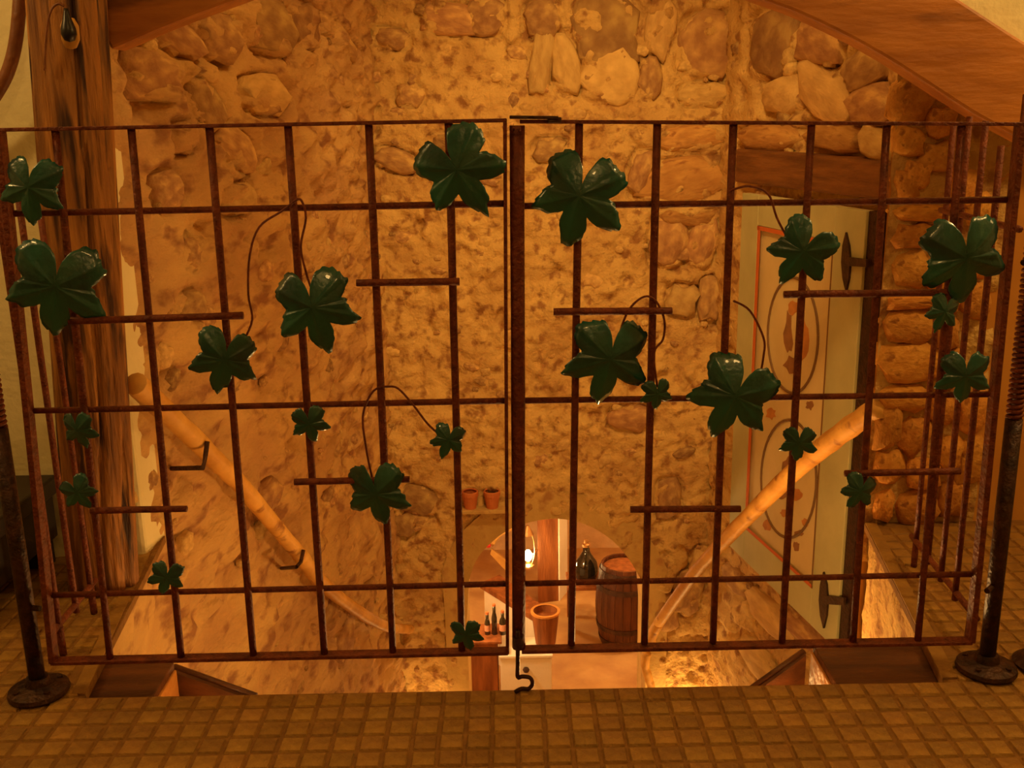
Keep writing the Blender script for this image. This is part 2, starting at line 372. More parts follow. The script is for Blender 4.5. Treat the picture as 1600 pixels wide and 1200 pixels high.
# stairs: each step its own block
stair = thing('stair_flight', (0, YE, 0), 'steep stone stair going down to the cellar arch', None, kind='structure')
NS = 15
for i in range(NS):
    z = -(i+1)*(-FZ)/NS; y = YE+.0+i*.228
    if i == NS-1: break
    b = MB(); b.box((-.70, y, z-.3), (.83, y+.235, z)); b.build('step', M['cellar_floor'], stair, bevel=.008)

# upper floor slabs around the opening
floor = thing('floor', (0, 0, 0), 'small brown mosaic tiles around the stair opening', None, kind='structure')
def slab(poly, name='floor_slab'):
    b = MB(); b.hexa([(x, y, -.024) for x, y in poly], [(x, y, -.004) for x, y in poly]); return b.build(name, M['grout'], floor)
slab([(-4, -3), (4, -3), (4, YE), (-4, YE)])
slab([(-4, YE), (-.916, YE), (-1.03, YF), (-4, YF)])
slab([(.898, YE), (4, YE), (4, YF), (1.03, YF)])
PT, TS = .0515, .0465
tm = MB(); e = .0035
tm.add([(-TS/2, -TS/2, -.006), (TS/2, -TS/2, -.006), (TS/2, TS/2, -.006), (-TS/2, TS/2, -.006),
        (-TS/2+e, -TS/2+e, 0), (TS/2-e, -TS/2+e, 0), (TS/2-e, TS/2-e, 0), (-TS/2+e, TS/2-e, 0)],
       [(4, 5, 6, 7), (0, 1, 5, 4), (1, 2, 6, 5), (2, 3, 7, 6), (3, 0, 4, 7)])
tme = bpy.data.meshes.new('tile'); tme.from_pydata(tm.v, [], tm.f); tme.materials.append(M['tile'])
spots = []
ny = 40
for j in range(-20, 17):
    y = YE-.002-PT/2 - j*PT
    if y < .9: continue
    for i in range(-44, 44):
        x = (i+.5)*PT
        if y > YE:
            if y > YF-.03: continue
            f_ = (y-YE)/(YF-YE)
            if -.945-.114*f_ < x < .935+.132*f_: continue
        spots.append((x, y))
def inview(x, y):
    d = Vector((x, y, 0))-EYE; z = d.dot(fw); return -20 < 800+F*d.dot(rt)/z < 1620 and 600-F*d.dot(up)/z < 1215
vis = sorted([s for s in spots if inview(*s)], key=lambda s: s[0]**2+s[1]**2+H*H)
rnd = random.Random(5)
near = set(vis[:300])
for k, (x, y) in enumerate(vis[:300]):
    o = bpy.data.objects.new('tile', tme); C.objects.link(o); o.location = (x+rnd.uniform(-.001, .001), y, rnd.uniform(-.0012, .0012))
    o.rotation_euler.z = rnd.uniform(-.02, .02); o.parent = floor
b = MB()
for (x, y) in spots:
    if (x, y) in near: continue
    b.add([(v[0]+x, v[1]+y, v[2]+rnd.uniform(-.0008, .0008)) for v in tm.v], tm.f)
o = b.build('tile_field', M['tile_far'], floor); o['kind'] = 'stuff'
# pale stone edging along the right side of the opening
b = MB(); b.hexa([(.900, YE+.01, -.02), (.932, YE+.01, -.02), (1.062, YF-.01, -.02), (1.030, YF-.01, -.02)], [(.900, YE+.01, .001), (.932, YE+.01, .001), (1.062, YF-.01, .001), (1.030, YF-.01, .001)])
o = b.build('edge_strip', M['tile_far'], floor)
b = MB(); b.hexa([(-.945, YE+.01, -.02), (-.915, YE+.01, -.02), (-1.03, YF-.12, -.02), (-1.06, YF-.12, -.02)], [(-.945, YE+.01, .001), (-.915, YE+.01, .001), (-1.03, YF-.12, .001), (-1.06, YF-.12, .001)])
o = b.build('edge_strip', M['tile_far'], floor)

# wall with the wide arched opening
YL = 2.60
b = MB(); b.box((-4, YL, -.02), (-1.035, YL+.16, 3.0)); wfl = struct(b.build('wall_front_left', M['cream'], bevel=.012), 'cream plaster wall beside the timber post')
PIER = 1.03
b = MB(); b.box((PIER+.30, YF, -.13), (4, YF+.30, 3.0)); wfr = struct(b.build('wall_front_right', M['stone_orange']), 'brown wall right of the stone pier')
pier = rough_wall('wall_pier', (PIER+.0, YF), (PIER+.32, YF), -.13, 1.6, .012, M['rubble'], 41, .6, flip=1)
tag(pier, 'pier of orange sandstone blocks beside the stairs')
b = MB(); pq = [(PIER+.004, YF+.014), (PIER+.33, YF+.014), (PIER+.33, YF+.34), (PIER+.15, YF+.34)]; b.hexa([(x, y, FZ) for x, y in pq], [(x, y, 1.6) for x, y in pq]); o = b.build('pier_core', M['stone_orange']); setp(o, pier)
b = MB(); b.box((-4, -3.1, -.1), (4, -3, 3.0)); struct(b.build('wall_room_back', M['cream']))
b = MB(); b.box((-4.1, -3, -.1), (-4, YF, 3.0)); struct(b.build('wall_room_left', M['cream']))
b = MB(); b.box((4, -3, -.1), (4.1, YF, 3.0)); struct(b.build('wall_room_right', M['cream']))
b = MB(); b.box((-4.1, -3.1, 3.0), (4.1, YB+.2, 3.1)); struct(b.build('ceiling', M['ceiling']))

# timber arch + plaster above it
YA = 2.514
inn = [onY(*p, YA) for p in ((173, 78), (200, 67), (260, 41), (370, 0))] + [Vector((-.35, YA, 1.53)), Vector((0, YA, 1.55)), Vector((.35, YA, 1.515))] + \
      [onY(*p, YA) for p in ((1190, 0), (1250, 22), (1330, 60), (1400, 100), (1470, 145), (1530, 183), (1610, 226))]
inn = catmull(inn, 3)
outp = []
for i, p in enumerate(inn):
    t = (inn[min(i+1, len(inn)-1)]-inn[max(i-1, 0)]).normalized(); nn = Vector((-t.z, 0, t.x))
    if nn.z < 0: nn = -nn
    outp.append(p + nn*(.185 if p.x < .2 else .185+.01*(p.x)))
DEP = .083
b = MB(); n = len(inn)
for (q, dy) in ((inn, 0), (outp, 0), (outp, DEP), (inn, DEP)):
    b.v += [(p.x, p.y+dy, p.z) for p in q]
for r in range(4):
    for i in range(n-1):
        b.f.append((r*n+i, ((r+1) % 4)*n+i, ((r+1) % 4)*n+i+1, r*n+i+1))
b.f.append((0, 3*n, 2*n, n)); b.f.append((n-1, 2*n-1, 3*n-1, 4*n-1))
arch = tag(b.build('timber_arch', M['wood_arch'], bevel=.008), 'broad curved timber arch spanning above the iron gate', 'arch')
# plaster above the arch
b = MB(); low = [p.lerp(q, .35) for p, q in zip(inn, outp)]; top = [Vector((p.x, 0, 3.0)) for p in low]
for yy in (YL, YL+.14):
    b.v += [(p.x, yy, p.z) for p in low]; b.v += [(p.x, yy, p.z) for p in top]
for i in range(n-1):
    b.f.append((i, i+1, n+i+1, n+i)); b.f.append((2*n+i, 3*n+i, 3*n+i+1, 2*n+i+1)); b.f.append((i, 2*n+i, 2*n+i+1, i+1))
wft = struct(b.build('wall_front_top', M['cream']), 'cream plaster wall above the timber arch')
rx = low[-1].x
b = MB(); b.box((rx, YL, low[-1].z), (4, YF, 3.0)); struct(b.build('wall_front_upper_right', M['cream']))

# ---- stones: irregular blocks, parts of their wall
def stone_mesh(seed, n=11):
    r = random.Random(seed); rad = [1+r.uniform(-.22, .16) for _ in range(n)]
    sq = r.uniform(2.6, 5.5)
    vs = []; fs = []
    for k, (s, h) in enumerate(((1.03, -.55), (1.0, .25), (.86, .75), (.50, 1.0))):
        for i in range(n):
            th = 2*math.pi*i/n; c, s_ = math.cos(th), math.sin(th)
            f_ = (abs(c)**sq+abs(s_)**sq)**(-1/sq)*rad[i]
            vs.append((c*f_*s*(1+r.uniform(-.05, .05)), -h*(1+r.uniform(-.22, .22)), s_*f_*s*(1+r.uniform(-.05, .05))))
    vs.append((0, -1.02, 0))
    for k in range(3):
        for i in range(n):
            fs.append((k*n+i, k*n+(i+1) % n, (k+1)*n+(i+1) % n, (k+1)*n+i))
    for i in range(n): fs.append((3*n+i, 3*n+(i+1) % n, 4*n))
    me = bpy.data.meshes.new('stone'); me.from_pydata(vs, [], fs); me.update(); me.shade_smooth()
    return me
SM = {k: [stone_mesh(100+i) for i in range(14)] for k in ('stone', 'stone_orange', 'stone_pale', 'stone_tan')}
for k, l_ in SM.items():
    for me in l_: me.materials.append(M[k])
SR = random.Random(77)
def stone(wall, pos, nang, sx, sz, d, rot, kind='stone'):
    o = bpy.data.objects.new('stone', SR.choice(SM[kind])); C.objects.link(o)
    o.rotation_mode = 'QUATERNION'
    o.rotation_quaternion = Matrix.Rotation(nang, 4, 'Z').to_quaternion() @ Matrix.Rotation(rot, 4, 'Y').to_quaternion()
    o.scale = (sx, d, sz); o.location = pos; o.parent = wall
    return o
def ang(A, B): return math.atan2(B[1]-A[1], B[0]-A[0])
NB = 0.0; NL = ang(LWA, LWB); ND = ang(DB, DA)
def pxs(cx, cy, w_, h_, rot, wall, A, B, nang, kind='stone', d=.045, dep=0.0):
    p = onL(cx, cy, A, B); q = onL(cx+w_/2, cy, A, B); q0 = onL(cx-w_/2, cy, A, B); r_ = onL(cx, cy+h_/2, A, B); r0 = onL(cx, cy-h_/2, A, B)
    nv = Vector((math.sin(nang), -math.cos(nang), 0))
    return stone(wall, p+nv*dep, nang, (q-q0).length/2, (r_-r0).length/2, d, rot, kind)
FA, FB = (LWB[0], YB), (DB[0], YB)
# big blocks of the far wall, read from the photograph (centre, size, tilt)
for a in STONES_BACK:
    pxs(a[0], a[1], a[2], a[3], a[4], wall_back, FA, FB, NB, a[5], d=.045, dep=-.018)
# left wall: big rose stones near the top
for a in STONES_LEFT:
    pxs(a[0], a[1], a[2], a[3], a[4], wall_left, LWA, LWB, NL, a[5], d=.04, dep=-.020)
# right wall above and beside the door
for a in STONES_RIGHT:
    pxs(a[0], a[1], a[2], a[3], a[4], wall_right, DB, DA, ND, a[5], d=.045, dep=-.020)
# pier blocks
PA, PB = (PIER, YF), (PIER+1, YF)
for a in [(1437, 333, 78, 24, 0), (1425, 368, 56, 36, 0), (1468, 372, 40, 40, .1), (1423, 422, 56, 48, 0), (1468, 430, 38, 50, 0), (1425, 470, 76, 22, 0), (1478, 476, 34, 26, 0), (1420, 512, 76, 46, 0.05), (1476, 520, 36, 50, 0),
          (1420, 568, 88, 56, -.1), (1482, 575, 38, 50, 0), (1412, 622, 78, 34, .1), (1425, 680, 42, 56, .3), (1386, 665, 40, 60, 0), (1388, 730, 44, 50, 0), (1440, 740, 50, 44, 0), (1378, 790, 34, 44, 0), (1432, 795, 64, 46, 0),
          (1470, 640, 40, 40, 0), (1482, 710, 40, 50, 0), (1490, 780, 44, 50, 0), (1432, 272, 40, 44, 0), (1462, 245, 50, 44, 0), (1415, 290, 34, 40, 0), (1500, 290, 40, 60, 0), (1418, 222, 46, 40, .2), (1425, 160, 60, 60, .4), (1470, 190, 44, 44, 0),
          (1525, 330, 44, 50, 0), (1525, 400, 44, 60, 0), (1520, 470, 44, 50, 0), (1520, 640, 44, 60, 0), (1515, 720, 44, 60, 0)]:
    pxs(a[0], a[1], a[2]*1.12, a[3]*1.16, a[4], pier, PA, PB, 0, 'stone_orange', d=.035, dep=-.004)
# small embedded stones scattered through the walls
def scatter(wall, A, B, nang, cnt, zr, seed, smin, smax, avoid=None):
    r = random.Random(seed); k = 0; L = math.hypot(B[0]-A[0], B[1]-A[1])
    while k < cnt:
        u = r.random(); z = r.uniform(*zr); x, y = A[0]+(B[0]-A[0])*u, A[1]+(B[1]-A[1])*u
        if avoid and avoid(x, y, z): continue
        s = smin+(smax-smin)*r.random()**2.2
        nv = Vector((math.sin(nang), -math.cos(nang), 0))
        stone(wall, Vector((x, y, z))-nv*s*.34, nang, s*r.uniform(.8, 1.3), s*r.uniform(.55, .9), s*.55, r.uniform(-.6, .6), r.choice(['stone', 'stone', 'stone_pale']))
        k += 1
scatter(wall_back, FA, FB, NB, 190, (-2.2, 1.75), 1, .016, .055, lambda x, y, z: AX0-.22 < x < AX1+.22 and z < -.85)
scatter(wall_left, LWA, LWB, NL, 190, (-1.9, 1.6), 2, .018, .06)
scatter(wall_right, DB, DA, ND, 60, (-2.0, 1.6), 3, .02, .06, lambda x, y, z: -1.15 < z < 1.0 and y < 5.12)

# ---- painted door in the right wall
door = thing('door_1', (1.345, 4.5, -1.08), 'pale green and cream painted door with two ovals', None, kind='structure')
tdir = Vector((DA[0]-DB[0], DA[1]-DB[1])).normalized(); dn = Vector((tdir.y, -tdir.x))
if dn.x > 0: dn = -dn
def D3(px, py, off): return onL(px, py, DB, DA, 0) + Vector((dn.x, dn.y, 0))*off
def plate(name, poly, o0, o1, m, parent):
    base = [onL(*p, DB, DA) for p in poly]; nv = Vector((dn.x, dn.y, 0))
    lo = [p+nv*o0 for p in base]; hi = [p+nv*o1 for p in base]
    b = MB(); b.hexa(lo, hi)
    o = b.build(name, m, parent); return o
YR_, YL_ = 3.95, 5.08
def DP(s, z, off=0):                          # door coords: s 0 left (far) .. 1 right (near)
    y = YL_+(YR_-YL_)*s; x = DB[0]+(DA[0]-DB[0])*(y-DB[1])/(DA[1]-DB[1])
    return Vector((x, y, z))+Vector((dn.x, dn.y, 0))*off
ZD0, ZD1 = -1.10, .80
def dplate(name, s0, s1, z0, z1, o0, o1, m, parent, bevel=.004):
    b = MB(); q = [(s0, z0), (s1, z0), (s1, z1), (s0, z1)]
    b.hexa([DP(s, z, o0) for s, z in q], [DP(s, z, o1) for s, z in q]); return b.build(name, m, parent, bevel=bevel)
dplate('door_panel', 0, 1, ZD0, ZD1, .02, .045, M['door_cream'], door)
S0, S1, Z0, Z1 = .165, .80, -.92, .655
for nm, s0, s1, z0, z1 in (('stile', 0, S0, ZD0, ZD1), ('stile', S1, 1, ZD0, ZD1), ('rail', S0, S1, ZD0, Z0), ('rail', S0, S1, Z1, ZD1)):
    dplate(nm, s0, s1, z0, z1, .045, .062, M['door_green'], door)
# painted lines
lw = .014
for s0, s1, z0, z1, mm in ((S0+.005, S0+.03, Z0, Z1, 'paint_red'), (S0, S1, Z1-.02, Z1, 'paint_red'), (S0, S1, Z0, Z0+.018, 'paint_red'), (S1-.008, S1, Z0, Z1, 'paint_brown')):
    dplate('painted_line', s0, s1, z0, z1, .062, .0635, M[mm], door, 0)
for zc in (.0, -.0):
    pass
def oval(cx, cy, rx_, ry_):
    pts = [onL(cx+rx_*math.cos(t*2*math.pi/40), cy+ry_*math.sin(t*2*math.pi/40), DB, DA) + Vector((dn.x, dn.y, 0))*.047 for t in range(41)]
    b = MB(); b.tube(pts, .007, 6, cap=False); o = b.build('oval_moulding', M['paint_brown'], door, smooth=True); o['label'] = 'dark oval line on the door'
oval(1254, 523, 40, 90); oval(1247, 747, 44, 92)
def blob(name, cx, cy, rx_, ry_, m, seed, n=14):
    r = random.Random(seed)
    base = []
    for t in range(n):
        k = 1+r.uniform(-.3, .25); base.append(onL(cx+rx_*k*math.cos(t*2*math.pi/n), cy+ry_*k*math.sin(t*2*math.pi/n), DB, DA))
    nv = Vector((dn.x, dn.y, 0)); b = MB(); b.hexa([p+nv*.044 for p in base], [p+nv*.0465 for p in base]); b.build(name, m, door)
for i, (cx, cy, a, c_, mm) in enumerate([(1268, 530, 12, 45, 'paint_ochre'), (1246, 520, 9, 40, 'paint_umber'), (1255, 480, 12, 14, 'paint_ochre'), (1250, 570, 14, 16, 'paint_umber'),
        (1248, 730, 14, 24, 'paint_umber'), (1255, 770, 16, 12, 'paint_ochre'), (1232, 770, 12, 14, 'paint_umber'), (1240, 800, 10, 9, 'paint_ochre'), (1218, 645, 9, 12, 'paint_ochre'), (1280, 632, 8, 9, 'paint_umber'),
        (1262, 832, 10, 6, 'paint_umber'), (1258, 852, 6, 10, 'paint_umber'), (1212, 820, 8, 12, 'paint_ochre'), (1272, 815, 7, 9, 'paint_ochre')]):
    blob('painted_flower', cx, cy, a*.8, c_*.8, M[mm], i)
def hinge(cx, cy, h_):
    nv = Vector((dn.x, dn.y, 0)); b = MB()
    up_ = [(0, -h_), (5, -h_*.55), (7, 0), (5, h_*.55), (0, h_), (-5, h_*.55), (-7, 0), (-5, -h_*.55)]
    base = [onL(cx+x, cy+y, DB, DA) for x, y in up_]; b.hexa([p+nv*.062 for p in base], [p+nv*.072 for p in base])
    arm = [onL(cx+x, cy+y, DB, DA) for x, y in ((0, -8), (34, -4), (34, 8), (0, 6))]; b.hexa([p+nv*.062 for p in arm], [p+nv*.074 for p in arm])
    o = b.build('hinge', M['hoop'], door); o['label'] = 'forged iron hinge'
hinge(1346, 408, 46); hinge(1309, 935, 44)
dplate('gap_shade_strip', 1.0, 1.06, ZD0-.02, ZD1, -.02, .05, M['iron'], door)  # dark strip standing in for shade in the gap beside the door
# wooden lintel over the door
b = MB(); nv = Vector((dn.x, dn.y, 0))
b.hexa([DP(s, z, -.05) for s, z in ((-.12, .845), (1.12, .845), (1.12, 1.0), (-.12, 1.0))], [DP(s, z, .045) for s, z in ((-.12, .845), (1.12, .845), (1.12, .985), (-.12, 1.015))])
tag(b.build('door_lintel', M['lintel'], bevel=.012), 'brown timber lintel above the painted door', 'lintel')

# ================================================================== GATE
YG = 1.885
def G(x, y, dy=0.0): return onY(x, y, YG+dy)
def bar(name, p0, p1, r, parent, m='rust', seed=0, n=8):
    b = MB(); k = 6; pts = [p0.lerp(p1, i/k) for i in range(k+1)]
    b.tube(pts, r, n, jitter=.12, seed=seed); return b.build(name, M[m], parent, smooth=True)
def flat(name, p0, p1, wy, wz, parent, m='rust'):
    d = (p1-p0).normalized(); side = Vector((0, 1, 0)); upv = d.cross(side).normalized()
    q = [(-wy, -wz), (wy, -wz), (wy, wz), (-wy, wz)]
    b = MB(); b.hexa([p0+side*a+upv*c_ for a, c_ in q], [p1+side*a+upv*c_ for a, c_ in q]); return b.build(name, M[m], parent, bevel=.0015)
RB = .0075
def vine_leaf(parent, cx, cy, wpx, rot, seed, tilt=(0, 0), dy=-.035):
    r = random.Random(seed); c = G(cx, cy, dy); R_ = (G(cx+wpx/2, cy)-G(cx, cy)).length*1.14
    ctrl = [(0, 1.10), (6, 1.0), (14, .88), (23, .70), (32, .47), (38, .60), (47, .82), (56, .95), (62, 1.02), (68, .94), (78, .80), (88, .68), (95, .62), (103, .74), (114, .88), (126, .94), (140, .92), (152, .87), (163, .78), (171, .55), (180, .22)]
    half = [(a, q*(1+r.uniform(-.07, .07))) for a, q in ctrl]; half2 = [(a, q*(1+r.uniform(-.07, .07))) for a, q in ctrl]
    half2[0] = half[0]; half2[-1] = half[-1]
    def prof(a):
        h = half if a >= 0 else half2; a = abs(a)
        for i in range(len(h)-1):
            if h[i][0] <= a <= h[i+1][0]:
                t = (a-h[i][0])/(h[i+1][0]-h[i][0]); t = t*t*(3-2*t)*.4+t*.6
                return h[i][1]*(1-t)+h[i+1][1]*t
        return h[-1][1]
    n = 144; rings = (0.0, .22, .45, .68, .86, 1.0); vs = []; fs = []
    lobes = (0, 62, -62, 125, -125)
    bend = r.uniform(.38, .55); tw = r.uniform(-.12, .12)
    cen = (0, .10)
    for q in rings[1:]:
        for i in range(n):
            a = -180+360*i/n; rad = prof(a)
            if q == 1.0: rad *= 1+.02*((i % 5)-2)/2
            rr = rad*q; th = math.radians(a)
            x = rr*math.sin(th); z = -rr*math.cos(th)+cen[1]
            vein = min(abs(a-l_) for l_ in lobes)
            dep = bend*rr*rr*(1.0 if abs(a) > 85 else .45) - .05*rr*max(0, 1-vein/10) + .06*rr*min(1, vein/28) + tw*x + .03*math.sin(5*th+seed)*rr
            vs.append((x*R_, dep*R_*.75, z*R_))
    vs.append((0, -.03*R_, cen[1]*R_)); ci = len(vs)-1; k = len(rings)-1
    for i in range(n): fs.append((ci, (i+1) % n, i))
    for j in range(k-1):
        for i in range(n): fs.append((j*n+i, j*n+(i+1) % n, (j+1)*n+(i+1) % n, (j+1)*n+i))
    b = MB(); rm = Matrix.Rotation(math.radians(-rot), 4, 'Y'); rm = Matrix.Rotation(math.radians(tilt[0]), 4, 'X') @ Matrix.Rotation(math.radians(tilt[1]), 4, 'Z') @ rm
    vs = [rm @ Vector(v) for v in vs]
    b.add(vs, fs); o = b.build('vine_leaf', M['leaf'], None, smooth=True); o.location = c; setp(o, parent)
    sm = o.modifiers.new('thickness', 'SOLIDIFY'); sm.thickness = .002; sm.offset = 0
    # short spur that holds the leaf to the bars
    b = MB(); tp = rm @ Vector((0, .02*R_, .10*R_)); b.tube([c+tp+Vector((0, .002, 0)), c+tp+Vector((0, -dy*.6, 0)), c+tp+Vector((0, -dy, .0))], .003, 6); b.build('stalk', M['rust'], o)
    return o
def tendril(parent, pts, dy=-.012, r_=.0022):
    b = MB(); b.tube(catmull([G(x, y, dy) for x, y in pts], 5), r_, 6); return b.build('tendril', M['rust'], parent, smooth=True)

gl = thing('gate_leaf', (G(40, 1035).x, YG, 0), 'rusty iron grid gate leaf with twelve green vine leaves, beside the timber post', 'gate', 'pair of gate leaves')
flat('top_rail', G(-2, 203), G(792, 188), .013, .0035, gl)
flat('bottom_rail', G(82, 1033), G(794, 1017), .013, .004, gl)
flat('stile', G(0, 203), G(84, 1033), .013, .006, gl)
flat('stile', G(789, 188), G(793, 1018), .013, .0035, gl)
for i, (a, c_) in enumerate((((86, 203), (172, 1030)), ((205, 201), (283, 1026)), ((327, 198), (396, 1024)), ((450, 196), (507, 1022)), ((576, 194), (614, 1020)), ((701, 191), (722, 1018)))):
    bar('bar', G(*a), G(*c_), RB, gl, seed=i)
for i, (a, c_) in enumerate((((12, 334), (789, 318)), ((44, 642), (790, 626)), ((72, 930), (791, 912)))):
    bar('crossbar', G(*a, .012), G(*c_, .012), RB*.85, gl, seed=20+i)
for i, (a, c_) in enumerate((((108, 502), (380, 493)), ((557, 442), (718, 440)), ((460, 753), (640, 749)), ((142, 798), (292, 795)))):
    bar('short_bar', G(*a, -.013), G(*c_, -.013), RB*.95, gl, seed=30+i)
for i, a in enumerate([(45, 298, 98, -8), (86, 455, 140, -14), (350, 567, 98, -18), (490, 487, 124, 12), (718, 272, 132, 32), (484, 665, 56, 8), (700, 690, 52, -20), (588, 777, 96, 8),
                       (122, 675, 56, 10), (122, 772, 52, 25), (259, 905, 52, -20), (729, 995, 50, 10)]):
    vine_leaf(gl, *a, 50+i, tilt=(3+4*(i % 3), (-10, 6, 12, -6)[i % 4]))
tendril(gl, ((466, 310), (440, 330), (405, 355), (390, 400), (388, 460), (394, 500), (378, 535), (360, 545)))
tendril(gl, ((458, 316), (470, 312), (478, 340), (470, 385), (478, 425), (486, 450)))
tendril(gl, ((597, 603), (580, 615), (567, 650), (572, 700), (580, 740), (584, 760)))
tendril(gl, ((590, 606), (605, 604), (622, 607), (645, 632), (668, 662), (690, 682)))
gr = thing('gate_leaf', (G(1515, 1003).x, YG, 0), 'rusty iron grid gate leaf with round centre pipe and ten green vine leaves', 'gate', 'pair of gate leaves')
flat('top_rail', G(812, 190), G(1600, 194), .013, .0035, gr)
flat('bottom_rail', G(815, 1015), G(1516, 1001), .013, .004, gr)
bar('centre_pipe', G(808, 196), G(811, 1012), .0135, gr, n=12)
flat('stile', G(1594, 194), G(1516, 1001), .013, .006, gr)
for i, (a, c_) in enumerate((((905, 192), (893, 1008)), ((1027, 192), (1007, 1006)), ((1146, 192), (1114, 1004)), ((1268, 193), (1222, 1003)), ((1386, 193), (1333, 1002)), ((1503, 194), (1434, 1000)))):
    bar('bar', G(*a), G(*c_), RB, gr, seed=60+i)
for i, (a, c_) in enumerate((((816, 322), (1578, 312)), ((816, 626), (1552, 616)), ((814, 912), (1522, 897)))):
    bar('crossbar', G(*a, .012), G(*c_, .012), RB*.85, gr, seed=80+i)
for i, (a, c_) in enumerate((((865, 487), (1050, 486)), ((1225, 460), (1478, 457)), ((985, 796), (1157, 795)), ((1320, 740), (1500, 736)))):
    bar('short_bar', G(*a, -.013), G(*c_, -.013), RB*.95, gr, seed=90+i)
for i, a in enumerate([(903, 313, 136, -14), (952, 568, 128, -12), (1027, 618, 48, 0), (1146, 625, 126, -25), (1252, 397, 98, -30), (1510, 410, 132, 8), (1475, 490, 56, -20), (1508, 592, 78, 0),
                       (1248, 695, 54, 0), (1343, 770, 54, -25)]):
    vine_leaf(gr, *a, 80+i, tilt=(3+4*(i % 3), (-10, 6, 12, -6)[i % 4]))
tendril(gr, ((962, 545), (975, 500), (990, 475), (1010, 463), (1026, 472), (1038, 500), (1036, 530), (1022, 552), (1027, 605)))
tendril(gr, ((1140, 298), (1170, 291), (1200, 303), (1213, 338), (1225, 362), (1240, 385)))
tendril(gr, ((1146, 470), (1172, 486), (1193, 528), (1193, 556), (1185, 588), (1160, 610)))
# drop bolt with a curled foot
b = MB(); dbp = [G(809, y, -.02) for y in (985, 1010, 1040, 1058)] + [G(x, y, -.02) for x, y in ((816, 1057), (828, 1059), (832, 1068), (826, 1076), (815, 1076), (805, 1081))]
b.tube(catmull(dbp, 4), .0045, 8); b.build('drop_bolt', M['iron'], gr, smooth=True)
b = MB(); b.lathe([(.0, -.012), (.010, -.012), (.012, 0), (.010, .010), (0, .010)], G(810, 1003, -.02), 12); b.build('bolt_collar', M['iron'], gr)

# latch over the meeting stiles
lt = flat('latch', G(796, 183, -.006), G(872, 184, -.006), .016, .003, gr, 'iron')
b = MB(); b.box(G(856, 192, -.02), G(876, 183, .014)); b.build('latch_catch', M['iron'], gr, bevel=.002)
b = MB(); b.tube([G(802, 203, -.02), G(802, 200, -.03), G(812, 199, -.03), G(812, 203, -.02)], .003, 6); b.build('latch_pin', M['rust'], gr)

# gate posts with a twisted upper shaft and a round foot
def gate_post(foot, c0, c1, label, twist):
    base = onZ(*foot, 0); t = thing('gate_post', (base.x, base.y, .001), label, 'post', 'gate posts')
    x, y = base.x, base.y
    z0 = onY(*c0, y).z; z1 = onY(*c1, y).z
    b = MB(); b.tube([(x, y, .02), (x, y, z0*.5), (x, y, z0)], .0165, 14); b.build('lower_pipe', M['iron'], t, smooth=True)
    b = MB(); pts = []; L = z1-z0; nt = int(L/.0105)
    b.tube([(x, y, z0), (x, y, z1)], .008, 10); b.build('core', M['rust'], t, smooth=True)
    b = MB()
    for i in range(nt*12+1):
        a = twist*2*math.pi*i/12; pts.append((x+.0125*math.cos(a), y+.0125*math.sin(a), z0+L*i/(nt*12)))
    b.tube(pts, .0048, 6); b.build('spring_coil', M['rust'], t, smooth=True)['label'] = 'tightly wound rusty spring coil'
    b = MB(); b.tube([(x, y, z1), (x, y, 1.12)], .010, 12); b.build('upper_pipe', M['rust'], t, smooth=True)
    b = MB(); b.lathe([(.0, .0), (.058, .0), (.062, .006), (.060, .014), (.045, .020), (.026, .024), (.022, .04), (.0, .04)], (x, y, .001), 28); b.build('foot_flange', M['iron'], t, smooth=False)
    for k in range(4):
        a = math.pi/4+k*math.pi/2; b = MB(); b.lathe([(0, 0), (.006, 0), (.006, .006), (0, .006)], (x+.045*math.cos(a), y+.045*math.sin(a), .018), 8); b.build('bolt', M['iron'], t)
    for hz in (.20, .88):
        sx = 1 if x < 0 else -1
        b = MB(); b.tube([(x, y, hz), (x+sx*.03, YG, hz)], .006, 8); b.build('hinge_pin', M['iron'], t)
    return t
gate_post((62, 1084), (22, 668), (-2, 400), 'iron gate post with spring coil and round foot, beside the timber post', 1)
gate_post((1540, 1048), (1572, 655), (1592, 340), 'iron gate post with spring coil and round foot, in front of the stone pier', 1)

# side railings running back along the opening
def side_rail(xf, sgn, ys, hs, label, extra):
    t = thing('side_railing', (xf(ys[0]), ys[0], .001), label, 'railing', 'side railings of the stair opening')
    for i, (y, h) in enumerate(zip(ys, hs)):
        bar('bar', Vector((xf(y), y, .055)), Vector((xf(y), y, h)), .0075, t, seed=i+sgn*7)
    for z in extra:
        bar('crossbar', Vector((xf(ys[0]), ys[0]-.03, z)), Vector((xf(ys[-1]), ys[-1]+.03, z)), .0075, t, seed=int(z*100))
    for y in (ys[0], ys[-1]):
        bar('foot', Vector((xf(y), y, .001)), Vector((xf(y), y, .07)), .0085, t)
    return t
side_rail(lambda y: 1.015+.09*(y-2.0), 1, (2.03, 2.13, 2.23, 2.33, 2.43), (1.19, 1.09, 1.14, 1.15, 1.13), 'rusty bar railing along the opening by the stone pier', (.075, .93))
side_rail(lambda y: -1.03-.05*(y-2.0), -1, (2.05, 2.15, 2.25), (1.13, 1.02, .98), 'rusty bar railing along the opening by the timber post', (.075,))
